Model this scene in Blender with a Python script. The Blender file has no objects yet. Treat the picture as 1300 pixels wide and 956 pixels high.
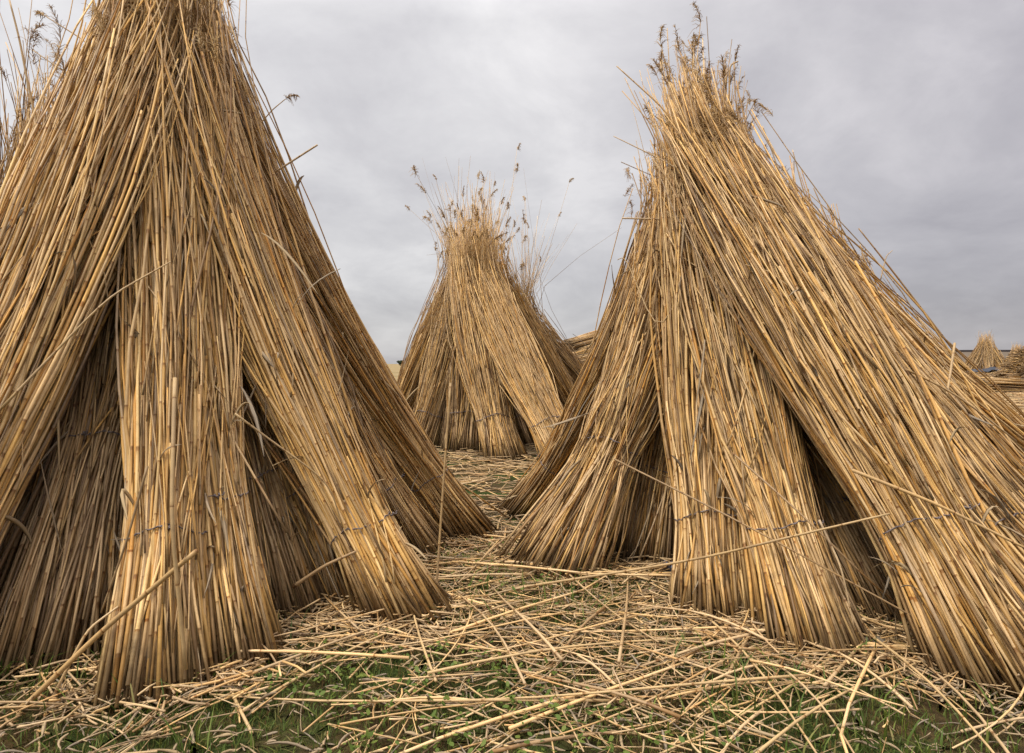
import bpy, math, numpy as np
rng = np.random.default_rng(11)
scene = bpy.context.scene
COL = scene.collection
FPX, CH, HZ = 867.0, 0.80, 462.0            # focal length in photo pixels, eye height, horizon row

def P(px, py, Y):                            # point seen at a photo pixel, at distance Y
    return np.array([(px-650)/FPX*Y, Y, CH-(py-HZ)/FPX*Y])
def G(px, py):                               # ground point seen at a photo pixel
    p = P(px, py, CH*FPX/(py-HZ)); p[2] = 0; return p

# ------------------------------------------------------------------ materials
def new_mat(name):
    m = bpy.data.materials.new(name); m.use_nodes = True
    nt = m.node_tree; nt.nodes.clear()
    out = nt.nodes.new('ShaderNodeOutputMaterial'); b = nt.nodes.new('ShaderNodeBsdfPrincipled')
    nt.links.new(b.outputs[0], out.inputs[0])
    return m, nt, b
def node(nt, typ, **kw):
    n = nt.nodes.new(typ)
    for k, v in kw.items():
        if k == 'inp':
            for i, x in v.items(): n.inputs[i].default_value = x
        else: setattr(n, k, v)
    return n
def ramp(nt, stops, interp='LINEAR'):
    r = nt.nodes.new('ShaderNodeValToRGB'); cr = r.color_ramp; cr.interpolation = interp
    while len(cr.elements) < len(stops): cr.elements.new(0.5)
    for e, (p, c) in zip(cr.elements, stops): e.position = p; e.color = (*c, 1)
    return r
def attr(nt, name):
    return node(nt, 'ShaderNodeAttribute', attribute_name=name)
def math_n(nt, op, a, b=None, c=None):
    n = node(nt, 'ShaderNodeMath', operation=op)
    for i, v in enumerate((a, b, c)):
        if v is None: continue
        if isinstance(v, (int, float)): n.inputs[i].default_value = v
        else: nt.links.new(v, n.inputs[i])
    return n.outputs[0]
def mix(nt, f, a, b, blend='MIX'):
    n = node(nt, 'ShaderNodeMix', data_type='RGBA', blend_type=blend)
    for i, v in ((0, f), (6, a), (7, b)):
        if isinstance(v, (int, float)): n.inputs[i].default_value = v
        elif isinstance(v, tuple): n.inputs[i].default_value = (*v, 1)
        else: nt.links.new(v, n.inputs[i])
    return n.outputs[2]

def reed_material(name, spacing=0.24, gain=1.0, pale=0.0):
    m, nt, b = new_mat(name)
    r = attr(nt, 'rnd').outputs['Fac']; al = attr(nt, 'along').outputs['Fac']
    g = gain
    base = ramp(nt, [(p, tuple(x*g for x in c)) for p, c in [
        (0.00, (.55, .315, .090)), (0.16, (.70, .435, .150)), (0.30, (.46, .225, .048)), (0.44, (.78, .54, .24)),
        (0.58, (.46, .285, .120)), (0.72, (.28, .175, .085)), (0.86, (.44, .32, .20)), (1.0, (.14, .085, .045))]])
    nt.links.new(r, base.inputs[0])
    spv = math_n(nt, 'MULTIPLY_ADD', math_n(nt, 'FRACT', math_n(nt, 'MULTIPLY', r, 91.3)), .8, .65)
    wob = math_n(nt, 'MULTIPLY', math_n(nt, 'SINE', math_n(nt, 'MULTIPLY_ADD', al, 5.0, math_n(nt, 'MULTIPLY', r, 57.0))), .35)
    ph = math_n(nt, 'ADD', math_n(nt, 'MULTIPLY_ADD', r, 37.7, math_n(nt, 'DIVIDE', al, math_n(nt, 'MULTIPLY', spv, spacing))), wob)
    fr = math_n(nt, 'FRACT', ph); fl = math_n(nt, 'FLOOR', ph)
    cv = node(nt, 'ShaderNodeCombineXYZ'); nt.links.new(fl, cv.inputs[0]); nt.links.new(r, cv.inputs[1])
    wn = node(nt, 'ShaderNodeTexWhiteNoise', noise_dimensions='2D'); nt.links.new(cv.outputs[0], wn.inputs['Vector'])
    # internode tone: some lengths are wrapped in a pale, greyish sheath
    sh = ramp(nt, [(0, (0, 0, 0)), (.56, (0, 0, 0)), (.62, (.75, .75, .75)), (1, (.75, .75, .75))]); nt.links.new(wn.outputs['Value'], sh.inputs[0])
    col = mix(nt, sh.outputs[0], base.outputs[0], tuple(x*g for x in (.61, .43, .235)))
    # mottling along the stem
    cv2 = node(nt, 'ShaderNodeCombineXYZ'); nt.links.new(math_n(nt, 'MULTIPLY', al, 9.0), cv2.inputs[0]); nt.links.new(math_n(nt, 'MULTIPLY', r, 311.0), cv2.inputs[1])
    nz = node(nt, 'ShaderNodeTexNoise', inp={'Scale': 1.0, 'Detail': 5.0, 'Roughness': .65}); nt.links.new(cv2.outputs[0], nz.inputs['Vector'])
    mo = ramp(nt, [(.28, (.40, .33, .27)), (.44, (.92, .90, .86)), (.58, (1.12, 1.10, 1.05)), (.75, (.80, .70, .56))]); nt.links.new(nz.outputs[0], mo.inputs[0])
    col = mix(nt, .85, col, mo.outputs[0], 'MULTIPLY')
    if pale: col = mix(nt, pale, col, (.62, .47, .29))
    # node ring: brown line with a paler shoulder
    ring = ramp(nt, [(0, (.62, .50, .40)), (.022, (.42, .30, .20)), (.032, (1.1, 1.08, 1.05)), (.06, (1, 1, 1)), (.94, (1, 1, 1)), (1, (.8, .74, .66))]); nt.links.new(fr, ring.inputs[0])
    col = mix(nt, 1.0, col, ring.outputs[0], 'MULTIPLY')
    dirt = node(nt, 'ShaderNodeMapRange', inp={1: .015, 2: .15, 3: .75, 4: .0}); nt.links.new(math_n(nt, 'ADD', al, math_n(nt, 'MULTIPLY', math_n(nt, 'SUBTRACT', nz.outputs[0], .5), .25)), dirt.inputs[0])
    if not pale: col = mix(nt, dirt.outputs[0], col, (.13, .085, .045))
    # every stalk is a little lighter or darker than its neighbours
    jit = node(nt, 'ShaderNodeTexWhiteNoise', noise_dimensions='1D'); nt.links.new(r, jit.inputs['W'])
    jr = ramp(nt, [(0, (.36, .31, .27)), (.25, (.72, .69, .66)), (.6, (1.0, 1.0, .98)), (.85, (1.18, 1.17, 1.14)), (1, (1.36, 1.34, 1.30))]); nt.links.new(jit.outputs['Value'], jr.inputs[0])
    col = mix(nt, 1.0, col, jr.outputs[0], 'MULTIPLY')
    nt.links.new(col, b.inputs['Base Color'])
    b.inputs['Roughness'].default_value = .48
    b.inputs['Specular IOR Level'].default_value = .35
    bp = node(nt, 'ShaderNodeBump', inp={'Strength': .35, 'Distance': .002})
    nt.links.new(math_n(nt, 'ADD', math_n(nt, 'LESS_THAN', fr, .05), nz.outputs[0]), bp.inputs['Height']); nt.links.new(bp.outputs[0], b.inputs['Normal'])
    return m

def simple_mat(name, stops, rough=.7, scale=6.0, by_rnd=False, trans=0, spec=.3, bump=0.0):
    m, nt, b = new_mat(name)
    c = ramp(nt, stops)
    tc = node(nt, 'ShaderNodeTexCoord')
    nz = node(nt, 'ShaderNodeTexNoise', inp={'Scale': scale, 'Detail': 6.0, 'Roughness': .6}); nt.links.new(tc.outputs['Object'], nz.inputs['Vector'])
    if by_rnd: nt.links.new(attr(nt, 'rnd').outputs['Fac'], c.inputs[0])
    else: nt.links.new(nz.outputs[0], c.inputs[0])
    nt.links.new(c.outputs[0], b.inputs['Base Color']); b.inputs['Roughness'].default_value = rough
    b.inputs['Specular IOR Level'].default_value = spec
    if bump:
        bp = node(nt, 'ShaderNodeBump', inp={'Strength': bump, 'Distance': .02}); nt.links.new(nz.outputs[0], bp.inputs['Height']); nt.links.new(bp.outputs[0], b.inputs['Normal'])
    if trans:
        b.inputs['Transmission Weight'].default_value = 0
        t = node(nt, 'ShaderNodeBsdfTranslucent'); nt.links.new(c.outputs[0], t.inputs[0])
        ms = node(nt, 'ShaderNodeMixShader', inp={0: trans}); nt.links.new(b.outputs[0], ms.inputs[1]); nt.links.new(t.outputs[0], ms.inputs[2])
        out = [n for n in nt.nodes if n.type == 'OUTPUT_MATERIAL'][0]; nt.links.new(ms.outputs[0], out.inputs[0])
    return m

REED = reed_material('dry_reed')
REED_FAR = reed_material('dry_reed_far', .3, .8)
LITTER = reed_material('loose_straw', .2, .95, .3)
PLUME = simple_mat('seed_plume', [(0, (.26, .15, .07)), (.4, (.46, .28, .12)), (.75, (.60, .40, .18)), (1, (.64, .50, .30))], .9, by_rnd=True, trans=.25)
LEAF = simple_mat('dry_leaf', [(0, (.50, .36, .19)), (.5, (.42, .31, .19)), (1, (.30, .24, .17))], .75, by_rnd=True, trans=.2)
WIRE = simple_mat('rusty_wire', [(.3, (.10, .075, .07)), (.6, (.20, .16, .15))], .55, 60)
GRASS = simple_mat('green_grass', [(0, (.06, .085, .014)), (.5, (.10, .155, .022)), (.8, (.17, .21, .035)), (1, (.30, .23, .09))], .6, by_rnd=True, trans=.3)
MOSS = simple_mat('brown_moss', [(0, (.08, .042, .016)), (.5, (.16, .095, .03)), (1, (.12, .13, .025))], .85, by_rnd=True, trans=.2)

# ------------------------------------------------------------------ mesh building
def set_attr(me, name, arr):
    a = me.attributes.new(name, 'FLOAT', 'POINT'); a.data.foreach_set('value', np.asarray(arr, dtype=np.float32))
def mesh_obj(name, V, F, mat, parent=None, rnd=None, along=None, smooth=True):
    me = bpy.data.meshes.new(name); me.from_pydata(V.tolist() if hasattr(V, 'tolist') else V, [], F)
    if smooth: me.polygons.foreach_set('use_smooth', [True]*len(me.polygons))
    if rnd is not None: set_attr(me, 'rnd', rnd)
    if along is not None: set_attr(me, 'along', along)
    me.materials.append(mat); me.update()
    o = bpy.data.objects.new(name, me); COL.objects.link(o)
    if parent is not None: o.parent = parent
    return o
def norm(v): return v/np.maximum(np.linalg.norm(v, axis=-1, keepdims=True), 1e-9)
def tubes(paths, rad, sides=5, cap=True):
    N, K, _ = paths.shape
    t = np.empty_like(paths); t[:, 1:-1] = paths[:, 2:]-paths[:, :-2]; t[:, 0] = paths[:, 1]-paths[:, 0]; t[:, -1] = paths[:, -1]-paths[:, -2]
    t = norm(t); chord = norm(paths[:, -1]-paths[:, 0])
    ref = np.where(np.abs(chord[:, 2:3]) > .8, np.array([[1., .3, 0]]), np.array([[0, 0.2, 1.]]))
    u = norm(np.cross(t, ref[:, None, :])); v = np.cross(t, u)
    a = np.arange(sides)/sides*2*np.pi
    V = paths[:, :, None, :]+rad[:, :, None, None]*(np.cos(a)[None, None, :, None]*u[:, :, None, :]+np.sin(a)[None, None, :, None]*v[:, :, None, :])
    idx = np.arange(N*K*sides).reshape(N, K, sides)
    A = idx[:, :-1, :]; B = np.roll(A, -1, 2); D = idx[:, 1:, :]; C_ = np.roll(D, -1, 2)
    F = np.stack([A, B, C_, D], -1).reshape(-1, 4).tolist()
    if cap: F += idx[:, 0, ::-1].tolist()+idx[:, -1, :].tolist()
    return V.reshape(-1, 3), F
def rep(x, K, S): return np.repeat(np.repeat(x[:, None], K, 1)[:, :, None], S, 2).ravel()
def tube_obj(name, paths, rad, mat, parent=None, sides=5, rnd=None, cap=True):
    N, K, _ = paths.shape
    V, F = tubes(paths, rad, sides, cap)
    seg = np.linalg.norm(np.diff(paths, axis=1), axis=2); al = np.concatenate([np.zeros((N, 1)), np.cumsum(seg, 1)], 1)
    if rnd is None: rnd = rng.random(N)
    return mesh_obj(name, V, F, mat, parent, rep(rnd, K, sides), np.repeat(al[:, :, None], sides, 2).ravel())
def tag(o, label=None, cat=None, group=None, kind=None):
    for k, v in (('label', label), ('category', cat), ('group', group), ('kind', kind)):
        if v: o[k] = v
    return o
def empty(name, loc=(0, 0, 0)):
    o = bpy.data.objects.new(name, None); o.location = [float(x) for x in loc]; o.empty_display_size = .1; COL.objects.link(o); return o

def plume_paths(tips, dirs, n=34, size=.17, droop=1.0, g=None):
    """feathery reed panicles: every tip gets n fine drooping strands set along a short curved axis"""
    M = len(tips); g = g or rng
    sz = size*g.uniform(.55, 1.15, (M, 1))
    side = norm(g.normal(size=(M, 3))*[1, 1, .3])
    tt = g.random((M, n)); 
    ax = tips[:, None, :]+dirs[:, None, :]*(sz*tt)[:, :, None]+side[:, None, :]*(sz*.35*tt**2)[:, :, None]-np.array([0, 0, 1])*(sz*.20*tt**2)[:, :, None]*droop
    ang = norm(dirs[:, None, :]*.9+side[:, None, :]*.5+g.normal(size=(M, n, 3))*.55)
    ln = (sz*(.42-.22*tt)*g.uniform(.5, 1.2, (M, n)))[:, :, None]
    p0 = ax; p1 = ax+ang*ln*.55; p2 = ax+ang*ln-np.array([0, 0, 1])*ln*.38*droop
    return np.stack([p0, p1, p2], 2).reshape(M*n, 3, 3)

def leaf_mesh(name, starts, dirs, parent, length=(.05, .24), width=.0055, g=None):
    """curled dry ribbon leaves"""
    N = len(starts); K = 7; g = g or rng
    L = g.uniform(*length, N); side = norm(g.normal(size=(N, 3))); t = np.linspace(0, 1, K)
    curl = g.uniform(.1, .9, N)
    ctr = starts[:, None, :]+dirs[:, None, :]*(L[:, None]*t)[:, :, None]+side[:, None, :]*(L[:, None]*curl[:, None]*t**2*.6)[:, :, None]-np.array([0, 0, 1])*(L[:, None]*t**2*g.uniform(.1, .8, (N, 1)))[:, :, None]
    tan = norm(np.gradient(ctr, axis=1)); w0 = norm(np.cross(tan, side[:, None, :])); nn = np.cross(tan, w0)
    tw = (g.uniform(-2.5, 2.5, (N, 1))*t)[:, :, None]
    w = w0*np.cos(tw)+nn*np.sin(tw); prof = (np.sin(np.pi*np.clip(t*.9+.1, 0, 1))**.6)[None, :, None]*width*g.uniform(.5, 1.3, (N, 1, 1))
    th = nn*.0007
    V = np.stack([ctr-w*prof, ctr+th*2, ctr+w*prof, ctr-th], 2)
    idx = np.arange(N*K*4).reshape(N, K, 4); A = idx[:, :-1]; B = np.roll(A, -1, 2); D = idx[:, 1:]; C_ = np.roll(D, -1, 2)
    F = np.stack([A, B, C_, D], -1).reshape(-1, 4).tolist()
    V = V.reshape(-1, 3); V[:, 2] = np.maximum(V[:, 2], .004)
    return mesh_obj(name, V, F, LEAF, parent, rep(g.random(N), K, 4))

def bundle(F, T, label, group, R=.125, flat=.75, n=430, ext=.45, tie=.17, tone=(0, .62), K=11, r0=.0060, plumes=26,
           sag=.035, spread=1.0, tex=1.3, tipdir=None, leaves=44, mat=None, seed=0, small=False, name='reed_bundle', cat='reed bundle', wire=True, psz=.17, side=0.0, stray=.13, fan=1.0):
    g = np.random.default_rng(seed+1000)
    F = np.asarray(F, float); T = np.asarray(T, float); L = np.linalg.norm(T-F); d = (T-F)/L
    U = norm(np.cross(d, [0, 0, 1.])); W = np.cross(U, d)         # W points away from the ground (outer face)
    root = empty(name, F)
    r0 = r0*.72; n = int(n*(1.65 if not small else 1.2))
    th = g.uniform(0, 2*np.pi, n); rho = np.sqrt(g.random(n)); rho = np.where(g.random(n) < .22, .85+.15*g.random(n), rho)*(1+.07*g.normal(size=n)); rho = np.minimum(rho, 1.06)
    a = rho*np.cos(th); b = rho*np.sin(th)
    # bumpy outline of the bundle
    f1, f2 = g.uniform(0, 6, 2); bf = lambda t_: 1+.07*np.sin(t_*2+f1)+.06*np.sin(t_*5+f2)
    bump = bf(th)
    a *= bump; b *= bump
    dl = g.normal(size=(n, 2))*np.array([.034, .028])*spread       # drift per metre
    st = g.random(n) < stray; dl[st] *= g.uniform(1.4, 2.6, (st.sum(), 1))
    end = L+np.where(g.random(n) < .42, g.uniform(-.95, 0, n), -.15+(ext+.15)*g.random(n)**tex); end[st] = L+g.uniform(-.3, ext*1.1, st.sum())
    end = np.where(g.random(n) < .09, g.uniform(.35, .9, n)*L, end)
    oz0 = a*R*U[2]+b*R*flat*W[2]
    s0 = -oz0/max(d[2], .25)+np.where(g.random(n) < .6, .05*g.random(n)**2, g.uniform(0, .004, n)); s0 = np.where(g.random(n) < .04, s0+g.uniform(.05, .25, n), s0)
    q = np.linspace(0, 1, K); s = s0[:, None]+(end-s0)[:, None]*q[None, :]
    sn = s/L
    prof = np.interp(sn, [-.1, 0, tie, .38, .62, .85, 1.0, 1.25], [.99*fan, .97*fan, .91, 1.07, 1.04, .74, .34, .28])
    vprof = np.interp(sn, [-.1, 0, tie, .38, .62, .85, 1.0, 1.25], [1.06, 1.03, .92, 1.0, .95, .74, .46, .38])
    td = norm(np.asarray(tipdir, float)) if tipdir is not None else norm(d*.6+np.array([0, 0, .5]))
    over = np.maximum(s-L, 0)
    ctr = F+d*np.minimum(s, L)[:, :, None]+td*over[:, :, None]
    ctr = ctr-W*(sag*L*np.sin(np.pi*np.clip(sn, 0, 1)))[:, :, None]+U*(side*L*np.sin(np.pi*np.clip(sn, 0, 1)))[:, :, None]
    dd = s-tie*L
    dl = np.clip(dl, -.078, .078)
    # individual curvature
    cu = g.normal(size=(n, 2))*.015*spread; cu[st] *= 2.2
    uo = a[:, None]*R*prof+dl[:, :1]*dd+cu[:, :1]*np.sin(dd*2.6+g.uniform(0, 6, (n, 1)))*np.clip(np.abs(dd)*2.2, 0, 1)
    wo = b[:, None]*R*flat*vprof+dl[:, 1:]*dd+cu[:, 1:]*np.sin(dd*2.2+g.uniform(0, 6, (n, 1)))*np.clip(np.abs(dd)*2.2, 0, 1)
    ft = g.normal(size=(n, 2))*.04; dn = np.minimum(dd, 0); uo = uo+ft[:, :1]*dn; wo = wo+ft[:, 1:]*dn
    kk = np.cumsum(g.normal(size=(n, K, 2))*.0020*spread, axis=1)*np.clip(np.abs(dd)*3, 0, 1)[:, :, None]; uo = uo+kk[:, :, 0]; wo = wo+kk[:, :, 1]
    # free tips splay more
    sp = g.normal(size=(n, 3))*.16*spread; sp[st] *= 1.7
    P3 = ctr+U*uo[:, :, None]+W*wo[:, :, None]+sp[:, None, :]*(over**1.3)[:, :, None]
    rr = r0*g.uniform(.55, 1.25, n)*np.where(g.random(n) < .12, 1.25, 1)
    rad = rr[:, None]*np.interp(sn, [0, .5, 1.0, 1.3], [1, .80, .52, .25]); 
    P3[:, :, 2] = np.maximum(P3[:, :, 2], rad*.9)
    if not small:                                        # single stalks that have slipped and lie across the outside
        m_ = max(10, int(n*.11)); sa = g.uniform(.02, .75, m_)*L; sb = np.minimum(sa+g.uniform(.25, 1.1, m_), L*1.05); ss = sa[:, None]+(sb-sa)[:, None]*q
        au = g.uniform(-.95, .95, m_); wv_ = np.sqrt(np.clip(1-au**2, .05, 1)); dr_ = g.normal(size=m_)*np.where(g.random(m_) < .2, .20, .07)
        pu = np.interp(ss/L, [-.1, 0, tie, .38, .62, .85, 1.0, 1.25], [1.1, 1.06, .92, 1.06, 1.02, .74, .40, .34])
        sgn = (sag*L*np.sin(np.pi*np.clip(ss/L, 0, 1)))
        uu = au[:, None]*R*pu+dr_[:, None]*(ss-ss.mean(1, keepdims=True)); wh = np.sqrt(np.clip(1-(uu/(R*pu*1.1))**2, .0, 1))*R*flat*pu*1.06+.006+.02*g.random((m_, 1))**3
        P4 = F+d*ss[:, :, None]-W*sgn[:, :, None]+U*(side*L*np.sin(np.pi*np.clip(ss/L, 0, 1)))[:, :, None]+U*uu[:, :, None]+W*wh[:, :, None]
        r4 = r0*g.uniform(.35, .85, (m_, 1))*np.interp(q, [0, 1], [1, .6])
        P3 = np.concatenate([P3, P4]); rad = np.concatenate([rad, r4]); P3[:, :, 2] = np.maximum(P3[:, :, 2], .004)
    P3l = P3-F
    rnd = g.uniform(tone[0], tone[1], n); alt = g.random(n) < .15; rnd[alt] = g.random(alt.sum())
    if not small: rnd = np.concatenate([rnd, g.uniform(0, .7, len(P3)-n)])
    m = mat or REED
    if small:
        bpy.data.objects.remove(root)
        o = tube_obj(name, P3l, rad, m, None, 4, rnd); o.location = F
        return tag(o, label, cat, group)
    tube_obj('stalks', P3l, rad, m, root, 6 if F[1] < 2.6 else 5, rnd)
    if plumes:
        pick = g.permutation(n); pick = pick[end[pick] > L-.62]
        out = pick[np.argsort(-(end[pick]+g.uniform(-.25, .25, len(pick))))]; free = out[:max(3, plumes//5)]; rest = out[len(free):]; rest = np.concatenate([rest[np.argsort(-b[rest]+g.uniform(-.5, .5, len(rest)))][:int(plumes*1.8)], g.permutation(rest)[:plumes]])
        wv = np.array([[.0010, .0009, .0004]])*(1 if F[1] < 5 else 2.0); dall = norm(P3l[:n, -1]-P3l[:n, -2])
        pp = plume_paths(P3l[rest, -1]-dall[rest]*.05+W*.025, dall[rest], 46, psz*.9, g=g)
        tube_obj('seed_fluff', pp, wv*np.ones((len(pp), 1)), PLUME, root, 3, np.repeat(g.uniform(0, 1, len(rest)), 46)*.6+g.random(len(pp))*.4, cap=False)
        for j in free:
            pp = plume_paths(P3l[j:j+1, -1]-dall[j:j+1]*.03, dall[j:j+1], 60, psz, g=g)
            tube_obj('seed_head', pp, wv*np.ones((len(pp), 1)), PLUME, root, 3, g.uniform(.1, 1)*.6+g.random(len(pp))*.4, cap=False)
    if leaves:
        pick = g.choice(n, leaves); k = g.integers(1, K-2, leaves)
        dr = norm(P3l[pick, k+1]-P3l[pick, k])*g.choice([-1, 1], leaves)[:, None]
        out = a[pick][:, None]*U+b[pick][:, None]*W
        leaf_mesh('dry_leaves', P3l[pick, k]+W*.01, norm(dr*.8+out*.5+W*.25), root, g=g)
    if wire:
        c = F+d*tie*L-W*sag*L*math.sin(math.pi*tie)+U*side*L*math.sin(math.pi*tie)-F
        ph = np.linspace(0, 2*np.pi, 61)
        tb = bf(ph)
        rru = R*.92*1.045+.004; rrw = R*flat*.92*1.045+.004
        ring = c+U*(np.cos(ph)*rru*tb)[:, None]+W*(np.sin(ph)*rrw*tb)[:, None]+d*(.010*np.sin(ph*3+f1)+.002*np.sin(ph*9+f2))[:, None]
        ring2 = ring+d*(.004*np.sin(ph*25))[:, None]+W*.002
        wp = np.stack([ring, ring2]); o = tube_obj('wire_tie', wp, np.full(wp.shape[:2], .0017 if F[1] < 5 else .003), WIRE, root, 5)
        # twisted knot
        kt = np.linspace(0, 1, 14); ka = 1.2+g.uniform(-.5, .9); kc = c+U*math.cos(ka)*rru+W*math.sin(ka)*rrw
        kn = kc+W*(kt*.02)[:, None]+U*(.004*np.cos(kt*14)+kt*.022)[:, None]+d*(.004*np.sin(kt*14))[:, None]
        o2 = tube_obj('wire_knot', np.stack([kn, kn+W*.003]), np.full((2, 14), .0022), WIRE, o, 5)
    return tag(root, label, cat, group)

LG = 'reed bundles leaning together in the left stook'
RG = 'reed bundles leaning together in the right stook'
MG = 'reed bundles leaning together in the middle stook'
gold, mixt, grey, dark = (0, .56), (.02, .78), (.40, .90), (.60, .80)  # dark: browner stalk range, paints the shade on set-back bundles into their colour
# ---- left stook
UPL = (.0, .0, 1)
bundle(G(-175, 905), P(192, 22, 2.52), 'large golden reed bundle slanting off the left edge of the photo', LG, R=0.140, n=560, tie=.12, tone=gold, seed=1, r0=.0066, sag=.01, tipdir=UPL, ext=.22, plumes=30)
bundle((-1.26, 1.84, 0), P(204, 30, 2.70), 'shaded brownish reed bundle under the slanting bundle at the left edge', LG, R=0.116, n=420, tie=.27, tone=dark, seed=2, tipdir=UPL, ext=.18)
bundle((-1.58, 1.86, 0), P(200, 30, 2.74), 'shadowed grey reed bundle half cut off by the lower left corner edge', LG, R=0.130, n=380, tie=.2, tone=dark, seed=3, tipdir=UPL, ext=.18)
bundle(G(202, 872), P(202, 20, 2.54), 'golden upright reed bundle nearest the camera in the left stook, wire tie with torn leaves', LG, R=0.100, flat=.85, n=400, tie=.165, tone=gold, seed=4, r0=.0064, tipdir=UPL, ext=.22, leaves=26, side=.015)
bundle(G(300, 838), P(212, 35, 2.54), 'golden upright reed bundle just right of the nearest one, curled pale leaf at its wire', LG, R=0.088, flat=.9, n=340, tie=.2, tone=gold, seed=5, tipdir=UPL, ext=.22)
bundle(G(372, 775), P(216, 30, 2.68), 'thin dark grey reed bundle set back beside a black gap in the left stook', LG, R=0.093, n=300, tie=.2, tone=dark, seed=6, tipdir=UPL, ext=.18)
bundle(G(447, 757), P(220, 30, 2.68), 'brown reed bundle half behind the broad right-slanting bundle of the left stook', LG, R=0.112, n=360, tie=.17, tone=mixt, seed=7, tipdir=UPL, ext=.18)
bundle(G(515, 782), P(216, 30, 2.55), 'broad golden reed bundle slanting right, neatly wired, clean cut ends on the grass', LG, R=0.112, flat=.8, n=460, tie=.135, tone=(0, .5), seed=8, r0=.0064, tipdir=UPL, ext=.22, spread=.8)
bundle(G(597, 682), P(226, 22, 2.74), 'long orange-brown reed bundle forming the right outline of the left stook', LG, R=0.116, n=420, tie=.14, tone=(.1, .6), seed=9, tipdir=UPL, ext=.18)
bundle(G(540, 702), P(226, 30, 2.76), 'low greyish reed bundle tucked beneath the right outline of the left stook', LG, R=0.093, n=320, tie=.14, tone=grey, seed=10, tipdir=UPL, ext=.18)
bundle((-.62, 3.75, 0), P(212, 40, 2.85), 'reed bundle hidden at the back of the left stook, only its tips showing', LG, R=0.130, n=240, tie=.16, tone=mixt, seed=11, tipdir=UPL, plumes=14)
bundle((-1.7, 4.0, 0), P(205, 30, 2.80), 'back reed bundle of the left stook, tips poking out behind the apex', LG, R=0.140, n=260, tie=.16, tone=mixt, seed=12, tipdir=(-.1, 0, 1), plumes=16)
bundle((-2.45, 3.25, 0), P(48, 235, 2.90), 'shorter dark reed bundle with feathery plumes sticking out at the upper left edge', LG, R=0.158, n=420, tie=.16, tone=grey, seed=13, tipdir=(.15, 0, 1), plumes=16, ext=.50, tex=1.0, spread=1.7, psz=.14)
bundle((-2.35, 2.25, 0), P(95, 200, 2.75), 'thick brown reed bundle filling the left edge behind the golden slanting one', LG, R=0.149, n=420, tie=.16, tone=mixt, seed=14, tipdir=(.1, 0, 1), plumes=8, ext=.35, tex=1.8, spread=1.3)
# ---- right stook
UPR = (-.10, 0, 1)
bundle(G(668, 652), P(858, 264, 3.12), 'long greyish reed bundle forming the left outline of the right stook', RG, R=.125, n=430, tie=.2, tone=(.1, .85), seed=21, psz=.12, tipdir=UPR, ext=.2, plumes=12, sag=.05)
bundle(G(702, 722), P(868, 259, 2.95), 'wide fanned reed bundle with splayed foot at the left front of the right stook', RG, R=.140, n=560, tie=.33, tone=mixt, seed=22, psz=.12, tipdir=UPR, ext=.2, spread=1.7, fan=1.35, sag=.05, plumes=12)
bundle(G(805, 708), P(868, 264, 3.0), 'shaded reed bundle set back left of the upright front bundle of the right stook', RG, R=.14, n=440, tie=.25, tone=(.2, .8), fan=1.25, seed=23, psz=.12, tipdir=UPR, spread=1.3, ext=.2, plumes=18)
bundle(G(912, 776), P(880, 234, 2.82), 'upright straw-coloured reed bundle wired above its foot, at the front of the right stook', RG, R=.125, flat=.85, n=460, tie=.18, tone=gold, seed=24, r0=.0062, psz=.12, tipdir=UPR, ext=.12, tex=1.6, side=.01)
bundle(G(1035, 818), P(885, 209, 2.80), 'reed bundle right of the upright front one, beside a black gap, pale stalks', RG, R=.120, flat=.85, n=460, tie=.18, tone=mixt, seed=25, r0=.0062, psz=.12, tipdir=UPR, ext=.4)
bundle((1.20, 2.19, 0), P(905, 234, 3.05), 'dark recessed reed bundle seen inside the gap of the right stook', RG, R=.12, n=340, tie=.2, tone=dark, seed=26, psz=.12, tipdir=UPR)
bundle(G(1290, 862), P(889, 169, 2.72), 'biggest golden reed bundle sweeping down to the lower right corner', RG, R=.165, flat=.72, n=680, tie=.2, tone=(0, .7), seed=27, r0=.0060, psz=.12, tipdir=(-.25, 0, 1), ext=.2, sag=.0)
bundle(G(1420, 850), P(900, 214, 2.85), 'reed bundle cut off by the right edge beneath the grey-brown ones', RG, R=.14, n=460, tie=.2, tone=grey, seed=28, psz=.12, tipdir=(-.25, 0, 1), ext=.2, sag=.01)
bundle(G(1425, 765), P(918, 239, 2.93), 'tangled greyish reed bundle leaving the frame halfway down the right edge', RG, R=.15, n=520, tie=.2, tone=(.15, .9), seed=29, psz=.12, tipdir=(-.25, 0, 1), ext=.2, spread=1.6, sag=.02)
bundle(G(1465, 712), P(938, 247, 3.04), 'orange-tinged reed bundle forming the right outline of the right stook', RG, R=.15, n=520, tie=.2, tone=(.05, .55), seed=30, psz=.12, tipdir=(-.2, 0, 1), ext=.12, tex=1.6, spread=1.2, sag=.035)
bundle((2.6, 4.1, 0), P(985, 274, 3.35), 'back reed bundle with a dark plume clump right of the apex of the right stook', RG, R=.13, n=300, tie=.2, tone=mixt, seed=31, psz=.12, tipdir=(-.25, 0, 1), ext=.2, spread=1.5, plumes=12)
bundle((2.7, 3.9, 0), P(1045, 318, 3.40), 'low back reed bundle whose bare tips stick up along the right slope', RG, R=.12, n=240, tie=.2, tone=mixt, seed=32, psz=.12, tipdir=(-.3, 0, 1), ext=.2, spread=1.1, plumes=6)
bundle((.95, 4.5, 0), P(885, 204, 3.0), 'hidden back reed bundle of the right stook, plumes showing at its apex', RG, R=.15, n=240, tie=.2, tone=mixt, seed=33, psz=.12, tipdir=UPR, plumes=12)
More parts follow.
